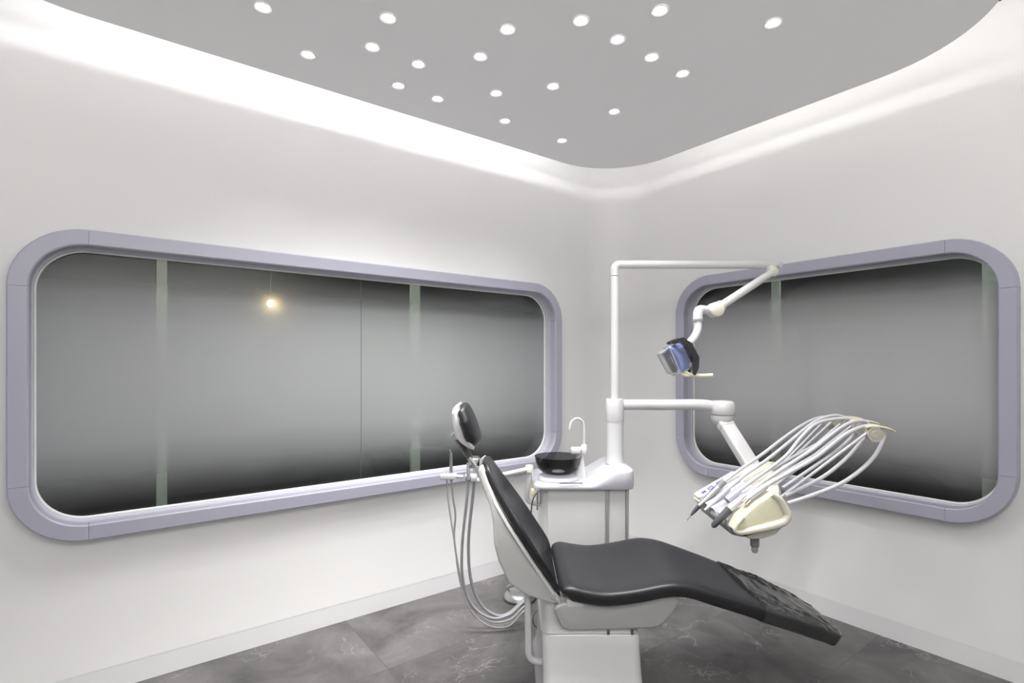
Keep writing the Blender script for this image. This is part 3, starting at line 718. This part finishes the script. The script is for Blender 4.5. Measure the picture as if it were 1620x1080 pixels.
bm = bmesh.new(); tube(bm, [J1 + ax * .02, J1 + ax * .1, J2 - ax * .05], [.019, .0205, .0205], 18); sarm = obj('spring_arm', bm, M['white'], lamp)
bm = bmesh.new(); tube(bm, [J2 - ax * .066, J2 - ax * .055, J2 - ax * .02, J2 + ax * .01], [.0215, .0275, .029, .026], 20); lathe(bm, J2 + Vector((0, -.036, 0)), [(.0001, 0), (.029, 0), (.035, .005), (.035, .062), (.029, .068), (.0001, .068)], axis=(0, 1, 0), n=24); obj('elbow_joint', bm, M['creamwhite'], lamp, angle=50)
K1 = at(1104, 489, 2.48)
bm = bmesh.new(); tube(bm, fillet_path([at(1121, 491, 2.515), K1 + Vector((.0, 0, 0)), at(1104, 507, 2.48)], .035, 8), [.021, .0225], 18); obj('elbow', bm, M['white'], lamp)
bm = bmesh.new(); lathe(bm, at(1104, 508.5, 2.48), [(.0215, 0), (.0235, .003), (.0235, .012), (.0215, .014)], n=20); obj('swivel_collar', bm, M['greyside'], lamp)
bm = bmesh.new(); tube(bm, smooth_path([at(1104, 508, 2.48), at(1104, 520, 2.475), at(1099, 532, 2.465), at(1090, 543, 2.455)], 6), .0175, 16); obj('head_neck', bm, M['white'], lamp)
# lamp head: local frame  f = facing, s = along depth, h = up in the head
LC = at(1075, 563, 2.42)
f = Vector((-.88, .16, -.45)).normalized(); s = Vector((-.12, -1, 0)); s = (s - f * s.dot(f)).normalized(); h = s.cross(f).normalized()
if h.z < 0: h = -h
def LH(a, b, c): return LC + (f * a + s * b + h * c) * 1.18       # forward, sideways, up
def head_prism(bm, poly, b0, b1):
    loft(bm, [[LH(a, b, c) for a, c in poly] for b in (b0, b1)]); return bm
# black bracket: bent plate wrapping the back of the head
bk = [(-.012, .066), (-.034, .062), (-.052, .030), (-.052, -.030), (-.034, -.064), (-.010, -.085), (-.004, -.078), (-.012, -.058), (-.030, -.028), (-.030, .026), (-.016, .048), (.012, .056), (.014, .066)]
bm = bmesh.new(); head_prism(bm, bk, -.078, -.055); head_prism(bm, bk, .055, .078); head_prism(bm, [(-.052, .03), (-.036, .03), (-.036, -.03), (-.052, -.03)], -.06, .06)
hd = obj('head_bracket', bm, M['blackplastic'], lamp, angle=30)
bm = bmesh.new(); lathe(bm, at(1091.5, 547, 2.40), [(.0001, 0), (.016, .001), (.018, .006), (.018, .05), (.014, .056), (.0001, .056)], axis=(0, 1, 0), n=22); obj('pivot_knob', bm, M['blackplastic'], hd)
# concave dichroic reflector
bm = bmesh.new(); NB, NC = 13, 11; grid = []
for i in range(NB):
    row = []
    for j in range(NC):
        b = -.075 + .15 * i / (NB - 1); c = -.052 + .104 * j / (NC - 1)
        row.append(LH(-.030 + .050 * abs(b / .075) ** 3 + .012 * ((c / .052) ** 2), b, c))
    grid.append(row)
loft(bm, grid, closed=False)
rf = obj('reflector', bm, M['dichroic'], hd, label='blue tinted reflector')
md = rf.modifiers.new('thick', 'SOLIDIFY'); md.thickness = .004
# clear side cheeks and front shield with chrome rim
bm = bmesh.new(); sh = [(-.020, .054), (.060, .045), (.066, .038), (.066, -.042), (.060, -.050), (-.014, -.056)]
loft(bm, [[LH(a, b, c) for a, c in sh] for b in (-.079, .079)], caps=True); obj('clear_shield', bm, M['clear'], hd, angle=30)
bm = bmesh.new()
for b in (-.079, .079):
    tube(bm, [LH(a, b, c) for a, c in ((.028, .049), (.034, -.053))], .0035, 8); tube(bm, [LH(a, b, c) for a, c in ((.064, .040), (.064, -.046))], .003, 8)
    tube(bm, [LH(a, b, c) for a, c in ((.028, .050), (.064, .042))], .0028, 8); tube(bm, [LH(a, b, c) for a, c in ((.034, -.054), (.064, -.048))], .0028, 8)
tube(bm, [LH(.064, -.079, .042), LH(.064, .079, .042)], .003, 8); tube(bm, [LH(.064, -.079, -.048), LH(.064, .079, -.048)], .003, 8)
obj('shield_rim', bm, M['chrome'], hd)
bm = bmesh.new(); box_pts = [(.036, .040), (.052, .038), (.056, -.042), (.040, -.046)]
loft(bm, [[LH(a, b, c) for a, c in box_pts] for b in (-.05, .05)]); obj('bulb_baffle', bm, M['darkmetal'], hd, angle=30)
# cream handle
bm = bmesh.new(); tube(bm, smooth_path([at(1093, 575, 2.38), at(1087, 581, 2.37), at(1085, 588, 2.36), at(1092, 592.5, 2.345), at(1108, 594, 2.33), at(1128, 593.5, 2.31)], 6), [.0085, .0088], 12, upv=(0, 1, 0)); obj('handle', bm, M['cream'], hd, label='cream bent handle')
bm = bmesh.new(); tube(bm, smooth_path([at(1073, 585, 2.36), at(1078, 591, 2.355), at(1086, 594, 2.35), at(1092, 593, 2.345)], 6), .007, 10); obj('handle_brace', bm, M['cream'], hd)

# ------------------------------------------------------------------ instrument tray on its articulated arm
tray = thing('instrument_tray', 'white tilted instrument tray on a jointed arm over the leg rest', 'instrument tray', (1.0, 2.4, .66))
za = at(0, 640, PY).z
bm = bmesh.new()
prof = [(.0478, at(0, 667, PY).z), (.0495, at(0, 665.5, PY).z), (.0495, at(0, 632.5, PY).z), (.0465, at(0, 630.5, PY).z), (.024, at(0, 630, PY).z), (.0235, at(0, 650, PY).z), (.0465, at(0, 655, PY).z + .0)]
lathe(bm, (PX, PY, 0), prof[:6], n=32, caps=False); obj('collar', bm, M['white'], tray, angle=50)
EX = at(1139, 640, 2.9)
bm = bmesh.new(); pth = smooth_path([Vector((PX + .045, PY, za)), Vector((.85, 2.94, za)), Vector((1.02, 2.92, za + .003)), Vector((1.10, 2.91, za - .004)), Vector((1.15, 2.90, za - .03)), Vector((1.162, 2.90, za - .062))], 8)
tube(bm, pth, [.030, .031], 18, upv=(0, 1, 0), flat=1.0); hor = obj('swing_arm', bm, M['white'], tray)
bm = bmesh.new(); lathe(bm, (1.158, 2.90, at(0, 655.5, 2.9).z), [(.0001, .004), (.061, .0), (.0655, .004), (.0655, .040), (.062, .062), (.05, .076), (.0001, .080)], n=36); obj('elbow_cap', bm, M['white'], tray, angle=50)
bm = bmesh.new(); lathe(bm, (1.158, 2.90, at(0, 671, 2.9).z), [(.0001, 0), (.045, 0), (.055, .012), (.062, .03), (.062, .052), (.0001, .053)], n=36); obj('elbow_swivel', bm, M['shell'], tray, angle=50)
A1 = at(1146, 668, 2.88); A2 = at(1192, 742, 2.66)
bm = bmesh.new(); d = (A2 - A1).normalized(); sd = Vector((1, 0, 0)); sd = (sd - d * sd.dot(d)).normalized(); up_ = d.cross(sd)
prof = rrect(-.039, .039, -.028, .028, .012, 4)
loft(bm, [[A1 + d * t + sd * a * k + up_ * b * k for a, b in prof] for t, k in ((0, 1.06), (.035, 1.06), (.036, 1.0), ((A2 - A1).length, 1.0))]); obj('spring_arm', bm, M['white'], tray, angle=30)
# body lofted from its far profile to its shorter near profile
far = [(.892, .700), (.905, .712), (1.05, .792), (1.18, .862), (1.25, .884), (1.305, .878), (1.32, .86), (1.318, .82), (1.22, .775), (1.1, .722), (.95, .672), (.905, .680)]
near = [(.905, .690), (.915, .702), (.985, .750), (1.045, .792), (1.075, .812), (1.10, .812), (1.11, .80), (1.108, .765), (1.07, .725), (1.02, .695), (.95, .665), (.915, .672)]
bm = bmesh.new(); rings = []
for t, ins in ((0, .012), (.02, .003), (.06, 0), (.3, 0), (.6, 0), (.92, 0), (1, .004)):
    p = [((1 - t) * a[0] + t * b[0], (1 - t) * a[1] + t * b[1]) for a, b in zip(far, near)]
    rings.append([(x, 2.62 + (2.17 - 2.62) * t, z) for x, z in offset_poly(p, ins)])
loft(bm, rings); body = obj('tray_body', bm, M['creamwhite'], tray, angle=45)
def plane(x): return .700 + (x - .892) * .578           # sloping top of the tray
# grey belly under the front
bm = bmesh.new(); slab_y(bm, round_poly([(.888, .690), (.908, .652), (.96, .640), (1.01, .668), (.96, .705), (.905, .712)], .01, 3), 2.185, 2.53, .006); obj('front_lip', bm, M['grey'], body, angle=40)
# control strip with blue marks along the far edge
def SP(x, y, dz=.0): return Vector((x - .5 * dz, y, plane(x) + .866 * dz))
bm = bmesh.new(); loft(bm, [[SP(x, y, dz) for x, y in rrect(.902, 1.10, 2.525, 2.615, .015, 4)] for dz in (.0, .012)]); pan = obj('control_strip', bm, M['white'], body, angle=40)
def mark(x0, x1, y0, y1):
    bm = bmesh.new(); bm.faces.new([bm.verts.new(SP(x, y, .0128)) for x, y in ((x0, y0), (x1, y0), (x1, y1), (x0, y1))]); return bm
for x0, x1, y0, y1 in ((.930, .936, 2.55, 2.575), (.939, .945, 2.55, 2.575), (.960, .963, 2.545, 2.58), (.966, .980, 2.545, 2.552), (.966, .980, 2.573, 2.58), (.980, .983, 2.545, 2.58), (.992, 1.000, 2.54, 2.56), (1.004, 1.012, 2.55, 2.585), (1.012, 1.024, 2.54, 2.55), (1.016, 1.024, 2.56, 2.585), (1.030, 1.038, 2.54, 2.575), (1.042, 1.046, 2.55, 2.57), (1.052, 1.062, 2.545, 2.552), (1.054, 1.058, 2.56, 2.58)):
    obj('button_mark', mark(x0, x1, y0, y1), M['blue'], pan, smooth=False)
# instrument rest ridges
YI = [2.50, 2.43, 2.36, 2.28, 2.215]
bm = bmesh.new()
for y in (2.475, 2.415, 2.345, 2.265, 2.225):
    loft(bm, [[SP(x, y - .024, -.004), SP(x, y - .016, .018), SP(x, y + .016, .018), SP(x, y + .024, -.004)] for x in (.898, .910, 1.06, 1.07)])
obj('rest_ridges', bm, M['coolwhite'], body, angle=30)
# cream end piece with loop handle on the near side
hpoly = [at(*p, 2.13) for p in ((1160, 838), (1170, 820), (1196, 796), (1222, 779), (1231, 786), (1240, 797), (1246, 812), (1240, 826), (1222, 835), (1196, 842), (1172, 846))]
hpoly = [(p.x, p.z) for p in hpoly]
bm = bmesh.new(); slab_y(bm, round_poly(hpoly, .008, 3), 2.122, 2.20, .008); endp = obj('end_piece', bm, M['cream'], tray, angle=45)
bm = bmesh.new(); lp_ = [at(*p, 2.118) for p in ((1222, 781), (1234, 790), (1243, 806), (1246, 816), (1238, 826), (1215, 833), (1188, 839), (1170, 842), (1163, 838), (1166, 830), (1176, 818))]
tube(bm, smooth_path(lp_, 6), [.008, .014, .017, .018, .018, .017, .016, .0145, .012, .009, .006][0:1] * 0 + [(.009 + .008 * math.sin(PI * min(1, i / 45))) for i in range(61)], 14, upv=(0, 1, 0)); obj('loop_handle', bm, M['creamwhite'], endp, angle=60)
bm = bmesh.new(); slab_y(bm, round_poly([(p.x, p.z) for p in [at(*q, 2.16) for q in ((1168, 844), (1240, 826), (1225, 843), (1205, 850), (1185, 851))]], .008, 3), 2.14, 2.22, .008); obj('end_underside', bm, M['creamwhite'], endp, angle=45)
kc = at(1194, 847, 2.2)
bm = bmesh.new(); lathe(bm, kc, [(.0001, .01), (.0235, .01), (.0235, 0), (.0185, -.003), (.018, -.042), (.016, -.045), (.0001, -.045)], n=24); kb = obj('locking_stem', bm, M['grey'], tray, angle=40)
bm = bmesh.new(); lathe(bm, kc, [(.0001, -.045), (.0135, -.046), (.0135, -.062), (.009, -.071), (.0001, -.073)], n=20); obj('stem_knob', bm, M['greyside'], kb, angle=40)
# whip arms with guide rollers
roll = [((1310, 671), 2.60, .024), ((1325, 669), 2.52, .0255), ((1339.5, 672), 2.43, .027), ((1357, 676), 2.33, .029), ((1382, 687), 2.165, .031)]
for i, (p, y, r) in enumerate(roll):
    c = at(*p, y); tl = (1.30, 1.26, 1.21, 1.16, 1.10)[i]
    b0 = Vector((tl, y if y < 2.6 else 2.585, .845 - .035 * (i / 4))); 
    bm = bmesh.new(); tip = at(*((1342, 661), (1363, 662), (1376, 667), (1391, 671), (1416, 683))[i], y)
    mid = c + Vector((-.03, 0, .004))
    tube(bm, [b0, mid], [.0065, .006], 10); rod = bm; bm = bmesh.new()
    # yellowed blade lying over the roller
    bl = smooth_path([c + Vector((-.035, 0, r * .95)), c + Vector((0, 0, r * 1.08)), tip * .5 + (c + Vector((.02, 0, r))) * .5 + Vector((0, 0, .004)), tip], 5)
    nb_ = len(bl); tube(bm, bl, [.006 + .006 * math.sin(PI * min(1, .15 + .85 * k / (nb_ - 1))) for k in range(nb_)], 12, upv=(0, 0, 1), flat=.55)
    w = obj('whip_arm', rod, M['hose'], tray, angle=50); obj('whip_blade', bm, M['beige'], w, angle=50)
    bm = bmesh.new(); lathe(bm, c + Vector((0, -.016, 0)), [(.0001, -.001), (r * .55, -.001), (r * .6, .001), (r * .97, .001), (r, .004), (r, .027), (r * .97, .030), (.0001, .031)], axis=(0.12, 1, 0), n=28); obj('roller', bm, M['rollergrey'], w, angle=40)

# handpieces resting on the tray, each with its hose over a roller and back
def hose_path(pts): return smooth_path([at(a, b, y) for a, b, y in pts], 8)
HG = 'handpieces on the instrument tray'
def handpiece(label, parts, pts, r=.0078):
    first = at(*parts[0][1][0])
    t = thing('dental_handpiece', label, 'handpiece', first, HG)
    for nm, p, rad, mat in parts:
        bm = bmesh.new(); q = [at(*a) for a in p]; tube(bm, q, [x * 1.18 for x in rad], 14); obj(nm, bm, M[mat], t, angle=50)
    bm = bmesh.new(); tube(bm, hose_path(pts), r, 12); obj('hose', bm, M['hose'], t)
Y_ = (2.45, 2.38, 2.30, 2.205, 2.165)
y = Y_[0]
handpiece('slim grey handpiece with pointed tip, furthest left on the instrument tray',
  [('tip', [(1083.5, 824, y), (1087, 822, y), (1093.5, 814, y)], [.0012, .002, .003], 'chrome'), ('neck', [(1093, 815, y), (1098, 809, y), (1106, 800, y)], [.0035, .007, .009], 'darkgrey'),
   ('grip', [(1106, 800, y), (1124, 783, y), (1138, 769, y)], [.0095, .0115, .0115], 'steel'), ('coupling', [(1137, 770, y), (1146, 761, y)], [.0125, .012], 'grey')],
  [(1145, 762, y), (1172, 742, y), (1205, 719, y + .01), (1238, 694, y + .04), (1265, 675, y + .07), (1287, 663.5, y + .09), (1306, 659.5, y + .10), (1322, 663, y + .10), (1326, 673, y + .09), (1312, 690, y + .08), (1280, 709, y + .06), (1246, 728, y + .04), (1222, 742, y + .02)])
y = Y_[1]
handpiece('bluish white handpiece with bare metal end, second on the instrument tray',
  [('connector', [(1115.5, 807, y), (1122, 801, y)], [.0075, .0085], 'chrome'), ('grip', [(1121, 802, y), (1140, 784, y), (1153, 772, y)], [.0105, .011, .010], 'paleblue')],
  [(1152, 773, y), (1180, 750, y), (1212, 728, y + .01), (1245, 702, y + .04), (1275, 677, y + .07), (1297, 663, y + .09), (1320, 657, y + .095), (1337, 661, y + .09), (1342, 671, y + .09), (1330, 690, y + .08), (1298, 714, y + .05), (1258, 738, y + .03), (1232, 756, y + .01)])
y = Y_[2]
handpiece('short open-ended white tube handpiece in the middle of the instrument tray',
  [('socket', [(1148.5, 792, y), (1151, 790, y)], [.0115, .0115], 'darkgrey'), ('grip', [(1150.5, 790.4, y), (1160, 783, y), (1170, 775, y)], [.013, .013, .0115], 'paleblue')],
  [(1169, 776, y), (1195, 757, y), (1222, 738, y), (1246, 718, y + .02), (1268, 691, y + .04), (1290, 671, y + .06), (1318, 663, y + .07), (1344, 663, y + .07), (1356, 671, y + .07), (1352, 686, y + .06), (1325, 712, y + .04), (1282, 742, y + .02), (1238, 772, y - .02)])
y = Y_[3]
handpiece('syringe with thick dark grey rubber nozzle, fourth on the instrument tray',
  [('nozzle', [(1127, 834, y), (1129, 831, y), (1141, 818, y), (1154, 805, y)], [.004, .0105, .0125, .0135], 'darkgrey'), ('grip', [(1154, 805, y), (1166, 795, y), (1180, 785, y)], [.0125, .0125, .0105], 'coolwhite')],
  [(1179, 786, y), (1202, 766, y), (1245, 737, y + .01), (1285, 711, y + .03), (1312, 690, y + .05), (1336, 673, y + .06), (1357, 665.5, y + .06), (1372, 669, y + .06), (1373, 684, y + .06), (1357, 705, y + .05), (1332, 731, y + .03), (1297, 757, y), (1242, 784, y - .05)])
y = Y_[4]
handpiece('white handpiece with steel ring end, nearest the cream end piece of the tray',
  [('ring', [(1177, 795, y), (1184, 788, y)], [.0135, .0125], 'chrome'), ('grip', [(1183, 789, y), (1196, 779, y), (1212, 768, y)], [.0115, .0125, .0105], 'paleblue')],
  [(1211, 769, y), (1240, 752, y), (1285, 727, y + .01), (1313, 706, y + .015), (1336, 688, y + .015), (1358, 677, y + .03), (1380, 673, y + .035), (1396, 679, y + .035), (1397, 696, y + .035), (1378, 728, y + .015), (1337, 761, y - .02), (1288, 782, y - .03), (1246, 796, y - .04)], .0082)

# ------------------------------------------------------------------ on the floor
fc = Vector((.045, 3.06, 0))
t = thing('foot_control', 'round chrome foot control on the floor behind the chair', 'foot pedal', fc)
bm = bmesh.new(); lathe(bm, fc, [(.0001, 0.001), (.092, .001), (.096, .006), (.094, .012)], n=40); obj('base_rim', bm, M['darkgrey'], t)
bm = bmesh.new(); lathe(bm, fc, [(.092, .012), (.088, .024), (.076, .036), (.055, .044), (.0001, .048)], n=40, caps=False); obj('dome', bm, M['steel'], t)
bm = bmesh.new(); tube(bm, smooth_path([fc + Vector((-.06, 0, .04)), fc + Vector((-.07, .0, .07)), fc + Vector((-.0, .0, .095)), fc + Vector((.07, 0, .07)), fc + Vector((.06, 0, .04))], 6), .006, 10); obj('carry_handle', bm, M['steel'], t)
bm = bmesh.new(); tube(bm, smooth_path([(.45, 2.64, .006), (.52, 2.60, .006), (.56, 2.56, .02), (.57, 2.55, .06), (.545, 2.56, .10), (.50, 2.60, .08), (.47, 2.68, .02), (.42, 2.74, .006)], 8), .006, 10)
tag(obj('supply_cable', bm, M['darkgrey']), 'dark cable looped on the floor right of the white pedestal', 'cable')
bm = bmesh.new(); tube(bm, smooth_path([(.16, 2.70, .006), (.125, 2.66, .03), (.105, 2.64, .07), (.115, 2.64, .115), (.15, 2.66, .13)], 8), .0035, 8)
tag(obj('supply_cable', bm, M['darkgrey']), 'thin dark cable loop on the floor left of the white pedestal', 'cable')

# ------------------------------------------------------------------ lamps, world, camera
def area(name, loc, rot, sx, sy, e, c=(1, 1, 1)):
    ld = bpy.data.lights.new(name, 'AREA'); ld.shape = 'RECTANGLE'; ld.size = sx; ld.size_y = sy; ld.energy = e; ld.color = c
    o = bpy.data.objects.new(name, ld); col.objects.link(o); o.location = loc; o.rotation_euler = rot; return o
for u_ in (-.7, -.2, .3, .8, 1.3):  # fill lamps added behind the camera to even out the walls
    pl = bpy.data.lights.new('fill_light', 'POINT'); pl.energy = 11; pl.color = (1, .985, .97); pl.shadow_soft_size = .12
    o = bpy.data.objects.new('fill_light', pl); col.objects.link(o); o.location = R(u_, -.22, 2.5)
pl = bpy.data.lights.new('corridor_fill', 'POINT'); pl.energy = 24; pl.color = (1, .93, .82); pl.shadow_soft_size = .1  # two unseen lamps added beyond the glass to brighten the posts
o = bpy.data.objects.new('corridor_fill', pl); col.objects.link(o); o.location = R(1.0, VL + .14, 2.6)
pl = bpy.data.lights.new('corridor_fill', 'POINT'); pl.energy = 16; pl.color = (.95, 1, .97); pl.shadow_soft_size = .1
o = bpy.data.objects.new('corridor_fill', pl); col.objects.link(o); o.location = R(UR + .14, 1.0, 2.6)

w = bpy.data.worlds.new('World'); scene.world = w; w.use_nodes = True
bg = w.node_tree.nodes['Background']; bg.inputs['Color'].default_value = (.02, .022, .022, 1); bg.inputs['Strength'].default_value = .3

cam = bpy.data.cameras.new('camera'); co = bpy.data.objects.new('camera', cam); col.objects.link(co)
cam.sensor_width = 36; cam.lens = F / 1620 * 36; cam.shift_y = 35 / 1620; cam.clip_start = .02
co.location = (0, 0, H); co.rotation_euler = (PI / 2, 0, 0)
scene.camera = co
scene.view_settings.view_transform = 'Standard'; scene.view_settings.look = 'None'
scene.view_settings.exposure = 0.0
scene.cycles.use_denoising = True
scene.cycles.sample_clamp_indirect = 6
